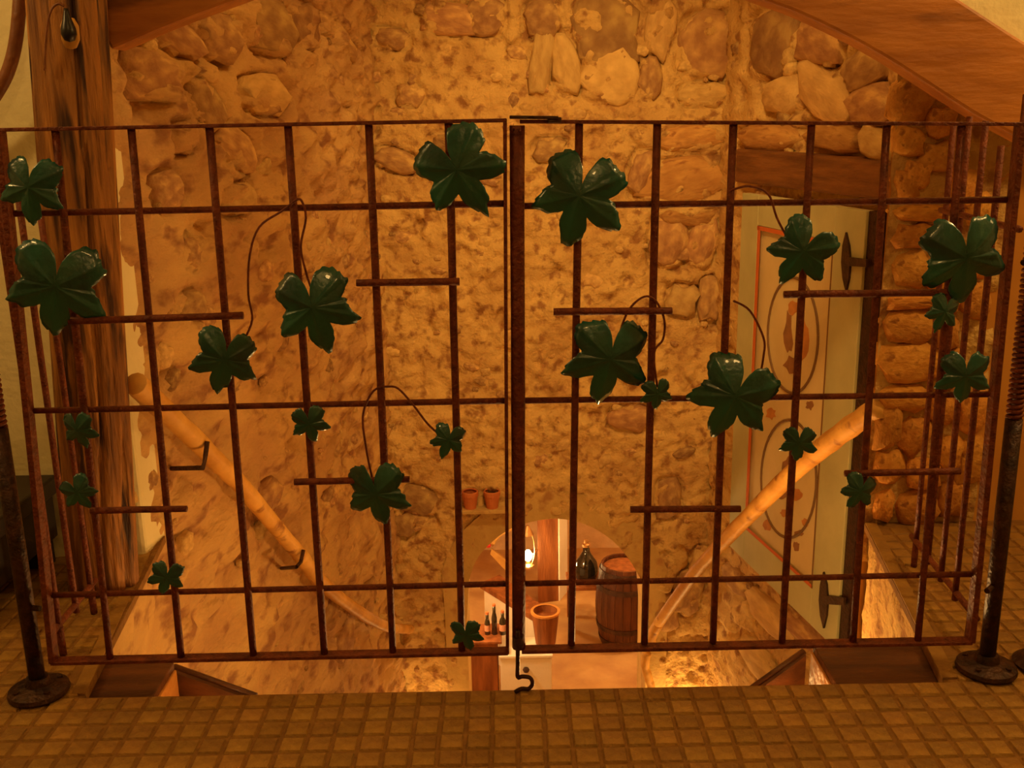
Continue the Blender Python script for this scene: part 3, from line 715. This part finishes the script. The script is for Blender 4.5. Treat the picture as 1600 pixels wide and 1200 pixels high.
# second foot on the right
fp = onZ(1630, 1040, 0); t = thing('railing_post', (fp.x, fp.y, .001), 'dark iron railing post right beside the gate post', 'post')
b = MB(); b.lathe([(0, 0), (.058, 0), (.062, .006), (.045, .018), (.024, .022), (.02, .04), (0, .04)], (fp.x, fp.y, .001), 24); b.build('foot_flange', M['iron'], t)
b = MB(); b.tube([(fp.x, fp.y, .03), (fp.x, fp.y, 1.2)], .014, 12); b.build('pipe', M['iron'], t, smooth=True)
b = MB(); b.lathe([(0, 0), (.018, 0), (.022, .02), (.016, .04), (0, .045)], (fp.x, fp.y, 1.2), 12); b.build('finial', M['iron'], t)

# ================================================================== TIMBER POST on the left
PY = 2.42
pb = Vector((-1.085, PY, 0)); pt = Vector((-1.00, PY, 2.99))
pt = pb + (Vector((-1.002, PY, 1.30))-pb)*(2.99/1.30)
tp = thing('timber_post', (pb.x, pb.y, .001), 'thick weathered round timber post with long cracks left of the gate', 'post')
b = MB(); nz_, na = 90, 72; vs = []; fs = []
A_, Z_ = np.meshgrid(np.arange(na)/na, np.linspace(0, 1, nz_))
th = A_*2*np.pi
gx = np.cos(th)*2.2; gy = np.sin(th)*2.2
rr = .086*(1+.10*fbm(gx*1.0+5, gy*1.0+Z_*1.6+9, 3, 3)+.05*np.cos(th*3+Z_*2))
cr = np.abs(((A_*9+.5*fbm(Z_*6, A_*0+3, 8, 3)) % 1)-.5); rr -= .022*np.clip(1-cr/.10, 0, 1)*(vnoise(Z_*5, np.floor(A_*9), 4) > .42)
for j in range(nz_):
    c0 = pb.lerp(pt, j/(nz_-1))
    for i in range(na): vs.append((c0.x+rr[j, i]*math.cos(th[j, i]), c0.y+rr[j, i]*math.sin(th[j, i]), c0.z+.001))
for j in range(nz_-1):
    for i in range(na): fs.append((j*na+i, j*na+(i+1) % na, (j+1)*na+(i+1) % na, (j+1)*na+i))
fs.append(tuple(range(na-1, -1, -1))); fs.append(tuple(range((nz_-1)*na, nz_*na)))
b.add(vs, fs); b.build('log', M['wood_old'], tp, smooth=True, origin=(pb.x, pb.y, 0))
# pale knot hole patch behind the hanging black thing
kp = onY(104, 52, PY-.074)
b = MB(); b.lathe([(0, -.03), (.018, -.026), (.027, -.012), (.028, .012), (.02, .026), (0, .03)], (0, 0, 0), 20)
b.v = [(kp.x+v[0]*1.05, kp.y+v[1]*.25, kp.z+v[2]*1.2) for v in b.v]; b.build('blaze', M['wood_rail'], tp, smooth=True)['label'] = 'pale bare patch of wood'
hb = thing('hanging_bulb_holder', tuple(onY(108, 62, PY-.112)), 'black teardrop bulb holder on a wire loop hanging on the timber post', 'lamp holder')
b = MB(); hc = onY(110, 60, PY-.108); b.lathe([(0, 0), (.011, .004), (.0165, .016), (.016, .028), (.010, .046), (.006, .062), (.0045, .07), (0, .07)], (hc.x-.002, hc.y, hc.z-.008), 18); b.build('socket', M['black'], hb, smooth=True)
b = MB(); b.tube(catmull([onY(100, 9, PY-.105), onY(90, 6, PY-.105), onY(80, 16, PY-.105), onY(74, 40, PY-.102), onY(71, 75, PY-.1), onY(70, 110, PY-.097)], 5), .0028, 6); b.build('wire', M['hose'], hb, smooth=True)
# dark curved hoop in front of the cream wall
hp = [onY(x, y, 2.52) for x, y in ((33, -45), (31, 0), (26, 55), (18, 95), (4, 130), (-20, 165), (-60, 200))]
b = MB(); b.tube(catmull(hp, 6), .0155, 12); tag(b.build('curved_hoop', M['hose'], smooth=True), 'dark brown bent wooden hoop hanging on the cream wall', 'hoop')
# dark bench on the left
bp_ = onZ(20, 1000, 0)
t = thing('low_bench', (-1.55, 2.36, .001), 'low black bench against the cream wall behind the gate post', 'bench')
b = MB(); b.box((-2.1, 2.14, .20), (-1.245, 2.58, .25)); b.build('seat', M['furn'], t, bevel=.006)
b = MB(); b.box((-2.1, 2.17, .075), (-1.26, 2.57, .2)); b.build('apron', M['furn'], t, bevel=.004)
for x in (-2.06, -1.30):
    for y in (2.20, 2.54):
        b = MB(); b.box((x-.025, y-.025, .001), (x+.025, y+.025, .08)); b.build('leg', M['furn'], t)

# ================================================================== HANDRAILS
def rail(pts, r0, r1, seed, parent, name='pole'):
    P = catmull(pts, 5); n = len(P); rn = random.Random(seed)
    b = MB(); b.tube(P, [r0+(r1-r0)*i/(n-1)*1.0+rn.uniform(-.0012, .0012) for i in range(n)], 12, jitter=.06, seed=seed)
    return b.build(name, M['wood_rail'], parent, smooth=True)
LO = .09
def LR(x, y, off=LO): return onL(x, y, (LWA[0]+off, LWA[1]), (LWB[0]+off, LWB[1]))
hl = thing('handrail', tuple(LR(300, 682)), 'peeled pole handrail going down the left rubble wall', 'handrail', 'pole handrails')
rail([LR(*p) for p in ((211, 599), (225, 612), (300, 682), (340, 722), (380, 762), (430, 822), (468, 866))], .031, .029, 1, hl)
rail([LR(*p) for p in ((469, 868), (495, 902), (525, 930), (570, 962), (608, 980))] + [onY(640, 983, YB-.06)], .031, .027, 2, hl)
for pp in (((268, 732), (317, 731), (321, 712), (324, 690)), ((440, 888), (463, 886), (470, 878), (474, 860))):
    b = MB(); b.tube([LR(*pp[0], -.01)] + [LR(*q, LO+.036) for q in pp[1:]], .0075, 8); b.build('bracket', M['iron'], hl)
RA_, RB_ = (1.045, 2.8), (.84, 5.40)
def RR(x, y): return onL(x, y, RA_, RB_)
hr = thing('handrail', tuple(RR(1240, 735)), 'peeled pole handrail passing in front of the painted door', 'handrail', 'pole handrails')
rail([RR(*p) for p in ((1378, 636), (1345, 656), (1300, 688), (1240, 737), (1180, 796), (1100, 878), (1060, 930), (1030, 972))], .034, .032, 3, hr)
e0 = RR(1029, 974)
rail([e0, onY(1019, 992, e0.y+.02), onY(1015, 1008, e0.y+.03)], .033, .030, 4, hr)
rail([onY(1010, 1020, e0.y+.03), onY(1008, 1040, e0.y+.03), onY(1014, 1062, e0.y+.03), onY(1018, 1090, e0.y+.03), Vector((onY(1018, 1090, e0.y).x, e0.y+.03, FZ+.01))], .028, .022, 5, hr)

# timber blocks at the top of the stairs
def block(px_top, label, sgn):
    c4 = [onZ(x, y, -.03) for x, y in px_top]
    cx_ = sum((p.x for p in c4))/4; t = thing('stair_head_block', (cx_, c4[0].y, -.35), label, 'timber block', 'timber blocks at the stair head')
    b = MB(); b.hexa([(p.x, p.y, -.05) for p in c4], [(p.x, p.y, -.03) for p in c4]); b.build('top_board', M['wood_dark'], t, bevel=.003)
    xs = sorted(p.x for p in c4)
    b = MB(); b.hexa([(p.x-sgn*.004, p.y, -.42) for p in c4], [(p.x-sgn*.004, p.y, -.05) for p in c4]); b.build('body', M['wood_warm'], t, bevel=.003)  # brighter wood puts the lamplight from below into the body colour
    return t
block([(126, 1092), (236, 1092), (272, 1034), (160, 1034)], 'dark topped timber block with inner side coloured as lamplit, on the timber post side', -1)
block([(1308, 1070), (1478, 1070), (1447, 1006), (1270, 1006)], 'dark topped timber block with inner side coloured as lamplit, on the painted door side', 1)
def batten(p, label):
    a, c_ = p; yy = 2.02
    A3, B3 = onY(*a, 2.10), onY(*c_, 2.03)
    t = thing('stair_batten', tuple(B3), label, 'batten', 'sloping boards at the stair head')
    b = MB(); b.tube([A3, B3], .008, 8); b.build('edge_rod', M['wood_dark'], t, smooth=True)
    b = MB(); b.hexa([A3, B3, B3-Vector((0, 0, .12)), A3-Vector((0, 0, .16))], [v+Vector((0, -.02, 0)) for v in (A3, B3, B3-Vector((0, 0, .12)), A3-Vector((0, 0, .16)))]); b.build('board', M['wood_dark'], t)
batten(((272, 1042), (400, 1088)), 'sloping brown board beside the block on the timber post side')
batten(((1256, 1018), (1172, 1078)), 'sloping brown board beside the block on the painted door side')

# ================================================================== CELLAR THINGS
# barrel
bc = onZ(974, 1000, FZ); bh, br = .67, .225
t = thing('wine_barrel', tuple(bc), 'dark oak wine barrel standing upright beyond the arch', 'barrel')
def bprof(z): return br*(.80+.20*math.sin(math.pi*min(max(z/bh, 0), 1)))
NST = 22
for k in range(NST):
    b = MB(); a0, a1 = 2*math.pi*k/NST+.006, 2*math.pi*(k+1)/NST-.006; zz = [bh*i/10 for i in range(11)]
    vs = []
    for z in zz:
        for a in (a0, a1):
            for q in (1, .90): vs.append((bc.x+bprof(z)*q*math.cos(a), bc.y+bprof(z)*q*math.sin(a), FZ+z))
    fs = []
    for i in range(10):
        o_ = i*4; fs += [(o_, o_+2, o_+6, o_+4), (o_+3, o_+1, o_+5, o_+7), (o_+1, o_, o_+4, o_+5), (o_+2, o_+3, o_+7, o_+6)]
    fs += [(0, 1, 3, 2), (40, 42, 43, 41)]
    b.add(vs, fs); b.build('stave', M['barrel'], t)
for z in (.05, .17, .50, .62):
    b = MB(); b.lathe([(bprof(z-.02)+.001, z-.02), (bprof(z-.02)+.006, z-.02), (bprof(z+.02)+.006, z+.02), (bprof(z+.02)+.001, z+.02)], tuple(bc), 32); b.f = b.f[:-2]; b.build('hoop', M['hoop'], t, smooth=False)
b = MB(); b.lathe([(0, bh-.05), (bprof(bh)*.9, bh-.05), (bprof(bh)*.9, bh-.03), (0, bh-.03)], tuple(bc), 28); b.build('head', M['wood_mid'], t)
# demijohn on the barrel rim side shelf
sc = onY(916, 905, 7.5)
sh = thing('wall_shelf', (sc.x, sc.y, FZ), 'small oak stand behind the barrel', 'stand')
b = MB(); b.box((sc.x-.16, sc.y-.15, sc.z-.03), (sc.x+.20, sc.y+.15, sc.z)); b.build('top', M['wood_mid'], sh, bevel=.004)
for dx in (-.13, .17):
    for dy in (-.12, .12):
        b = MB(); b.box((sc.x+dx-.02, sc.y+dy-.02, FZ), (sc.x+dx+.02, sc.y+dy+.02, sc.z-.03)); b.build('leg', M['wood_mid'], sh)
dj = thing('demijohn', (sc.x, sc.y, sc.z), 'dark glass demijohn with narrow neck on the oak stand', 'demijohn')
b = MB(); b.lathe([(0, 0), (.075, 0), (.095, .03), (.10, .09), (.085, .16), (.045, .22), (.028, .25), (.026, .29), (0, .29)], (sc.x, sc.y, sc.z), 24); b.build('body', M['glass_dark'], dj, smooth=True)
b = MB(); b.lathe([(0, .29), (.034, .29), (.034, .31), (.02, .32), (.018, .345), (0, .345)], (sc.x, sc.y, sc.z), 14); b.build('stopper', M['gilt'], dj)
# cellar timber post
cp0, cp1 = onY(840, 900, 7.9), onY(872, 900, 7.9); cp2 = onY(884, 900, 8.06)
t = thing('cellar_post', (cp0.x, 7.9, FZ), 'square brown timber post in the cellar with one bright side', 'post')
b = MB(); q = [(cp0.x, 7.86), (cp1.x, 7.9), (cp2.x, 8.08), (cp0.x+.02, 8.08)]
b.hexa([(x, y, FZ) for x, y in q], [(x, y, -.8) for x, y in q]); b.build('shaft', M['wood_mid'], t, bevel=.004)
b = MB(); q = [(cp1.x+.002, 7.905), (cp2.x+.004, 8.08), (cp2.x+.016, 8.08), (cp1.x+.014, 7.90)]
b.hexa([(x, y, FZ) for x, y in q], [(x, y, -.82) for x, y in q]); b.build('lit_side_strip', M['white'], t)['label'] = 'white strip standing in for the lamplit side of the post'  # lamplight on this side of the post, put in as a white part
# lantern
lc = onY(825, 868, 7.75)
t = thing('cellar_lantern', (lc.x, lc.y, lc.z-.1), 'small brass lantern with glowing bulb on the cellar post', 'lamp')
b = MB(); b.lathe([(0, -.045), (.02, -.042), (.036, -.015), (.036, .012), (.022, .036), (.012, .05), (0, .05)], tuple(lc), 16); b.build('bulb', M['bulb'], t, smooth=True)
b = MB(); b.lathe([(0, -.10), (.05, -.10), (.05, -.085), (.02, -.07), (.018, -.045), (0, -.045)], tuple(lc), 14); b.build('base', M['gilt'], t)
b = MB(); b.tube(catmull([lc+Vector((.03, .0, -.08)), lc+Vector((.055, .02, 0)), lc+Vector((.05, .03, .12)), lc+Vector((.02, .02, .22))], 5), .006, 8); b.build('arm', M['gilt'], t, smooth=True)
b = MB(); b.lathe([(0, .19), (.05, .19), (.03, .23), (.012, .27), (0, .27)], tuple(lc), 12); b.build('cap', M['gilt'], t)
b = MB(); b.tube([lc+Vector((.045, .03, .0)), lc+Vector((.085, .115, .0))], .006, 8); b.build('wall_arm', M['gilt'], t)
lamp('lantern_light', tuple(lc+Vector((0, -.07, 0))), 5.0, .03)
# white clothed counter running obliquely behind the cabinet
ca, cb = onY(756, 918, 7.0), onY(838, 972, 6.45); ztop = (ca.z+cb.z)/2
t = thing('white_counter', ((ca.x+cb.x)/2, 6.7, FZ), 'white counter with a brown top board seen through the arch', 'counter')
q = [(ca.x, 7.0), (cb.x, 6.45), (cb.x+.05, 6.57), (ca.x+.1, 7.12)]
b = MB(); b.hexa([(x, y, FZ) for x, y in q], [(x, y, ztop) for x, y in q]); b.build('front_panel', M['white'], t, bevel=.004)
q = [(ca.x-.03, 6.995), (cb.x-.012, 6.435), (cb.x+.07, 6.58), (ca.x+.12, 7.14)]
b = MB(); b.hexa([(x, y, ztop) for x, y in q], [(x, y, ztop+.045) for x, y in q]); b.build('top_board', M['wood_mid'], t, bevel=.004)
# low white chest, the tub stands on it
wl, wr = onY(782, 1045, 6.12), onY(862, 1045, 6.12); wz = onY(858, 1008, 6.25).z
t = thing('white_chest', ((wl.x+wr.x)/2, 6.24, FZ), 'low white chest with a dark knob under the wooden tub', 'chest')
b = MB(); b.box((wl.x, 6.12, FZ), (wr.x, 6.36, wz-.02)); b.build('body', M['white'], t, bevel=.006)
b = MB(); b.box((wl.x-.008, 6.11, wz-.02), (wr.x+.008, 6.37, wz)); b.build('lid', M['white'], t, bevel=.004)
kc = onY(822, 1046, 6.11)
b = MB(); b.lathe([(0, -.018), (.018, -.014), (.024, .0), (.016, .014), (0, .018)], (kc.x, 6.105, kc.z), 12); b.build('knob', M['hoop'], t)
# wooden tub standing on the chest
tc_ = onY(857, 1000, 6.24); tz = wz; th_ = onY(857, 955, 6.24).z-wz
t = thing('wooden_tub', (tc_.x-.02, 6.24, tz), 'small brown wooden tub with a pale rim on the white chest', 'tub')
tcx = tc_.x-.02
b = MB(); b.lathe([(0, 0), (.056, 0), (.070, .03), (.094, th_-.02), (.094, th_), (.084, th_), (.082, th_-.04), (0, th_-.04)], (tcx, 6.24, tz), 24); b.build('body', M['wood_mid'], t)
b = MB(); b.lathe([(.083, th_-.008), (.101, th_-.008), (.101, th_+.006), (.083, th_+.006)], (tcx, 6.24, tz), 24); b.f = b.f[:-2]; b.build('rim', M['wood_warm'], t)
# reddish brown cabinet with bottles
YC = 6.12
cl, cr_ = onY(735, 1000, YC), onY(777, 1000, YC); cz = onY(760, 1002, YC).z
t = thing('bottle_cabinet', ((cl.x+cr_.x)/2, YC+.1, FZ), 'reddish brown cabinet carrying bottles in front of the white counter', 'cabinet')
b = MB(); b.box((cl.x-.05, YC, FZ+.0), (cr_.x, YC+.24, cz-.02)); b.build('body', M['wood_mid'], t, bevel=.006)
b = MB(); b.box((cl.x-.06, YC-.01, cz-.02), (cr_.x+.03, YC+.25, cz)); b.build('top', M['wood_mid'], t, bevel=.004)
cz0 = cz
for i, (px, hgt, lab, lbl) in enumerate(((762, .15, 1, 'dark wine bottle with a pinkish label on the cabinet'), (773, .21, 0, 'tall dark wine bottle without a label on the cabinet'), (786, .16, 1, 'squat dark wine bottle with a pinkish label on the cabinet'))):
    p = onY(px, 1000, YC+.1); t = thing('wine_bottle', (p.x, YC+.1, cz0), lbl, 'bottle', 'wine bottles on the cabinet')
    rr_ = .019 if i != 2 else .024
    b = MB(); b.lathe([(0, 0), (rr_, 0), (rr_, hgt*.58), (rr_*.8, hgt*.68), (.011, hgt*.78), (.011, hgt), (0, hgt)], (p.x, YC+.1, cz0), 16); b.build('glass', M['bottle'], t, smooth=True)
    b = MB(); b.lathe([(0, hgt), (.012, hgt), (.012, hgt+.015), (0, hgt+.015)], (p.x, YC+.1, cz0), 10); b.build('cork', M['terracotta'], t)
    if lab:
        b = MB(); b.lathe([(rr_+.0005, hgt*.18), (rr_+.001, hgt*.18), (rr_+.001, hgt*.48), (rr_+.0005, hgt*.48)], (p.x, YC+.1, cz0), 16); b.f = b.f[:-2]; b.build('label', M['label'], t)
# framed picture on the left cellar side
pc = [onY(x, y, 8.2) for x, y in ((768, 858), (792, 876), (790, 892), (766, 866))]
t = thing('wooden_tray', tuple(pc[0]), 'pale wooden tray leaning under the cellar arch', 'tray')
b = MB(); b.hexa(pc, [v+Vector((0, .03, 0)) for v in pc]); b.build('board', M['wood_rail'], t)
b = MB(); b.tube(catmull([onY(x, y, 8.2) for x, y in ((768, 852), (778, 838), (795, 828), (812, 824))], 4), .02, 8); b.build('handle', M['wood_rail'], t, smooth=True)
b = MB(); k_ = onY(763, 852, 8.19); b.lathe([(0, -.02), (.02, -.015), (.024, 0), (.02, .015), (0, .02)], tuple(k_), 10); b.build('red_knob', mat('red_knob', (.6, .03, .02), None, rough=.4), t)
# two clay pots on the ledge above the arch
lz = onY(750, 794, YB-.06)
b = MB(); g0, g1 = onY(716, 796, YB), onY(792, 793, YB); b.box((g0.x, YB-.10, lz.z-.022), (g1.x, YB+.02, lz.z)); o = b.build('ledge', M['arch_plaster'], None, bevel=.004); setp(o, wall_back)
for px, lbl in ((735, 'small terracotta pot on the ledge above the arch, beside the gate bar'), (769, 'small terracotta pot on the ledge above the arch, nearer the arch crown')):
    p = onY(px, 790, YB-.05); t = thing('clay_pot', (p.x, YB-.05, lz.z), lbl, 'pot', 'clay pots above the arch')
    b = MB(); b.lathe([(0, 0), (.034, 0), (.044, .07), (.044, .075), (.036, .075), (.03, .03), (0, .03)], (p.x, YB-.05, lz.z), 20); b.build('body', M['terracotta'], t, smooth=False)
    b = MB(); b.lathe([(.036, .075), (.048, .075), (.049, .10), (.044, .104), (.038, .10)], (p.x, YB-.05, lz.z), 20); b.f = b.f[:-2]; b.build('rim', M['terracotta'], t, smooth=False)
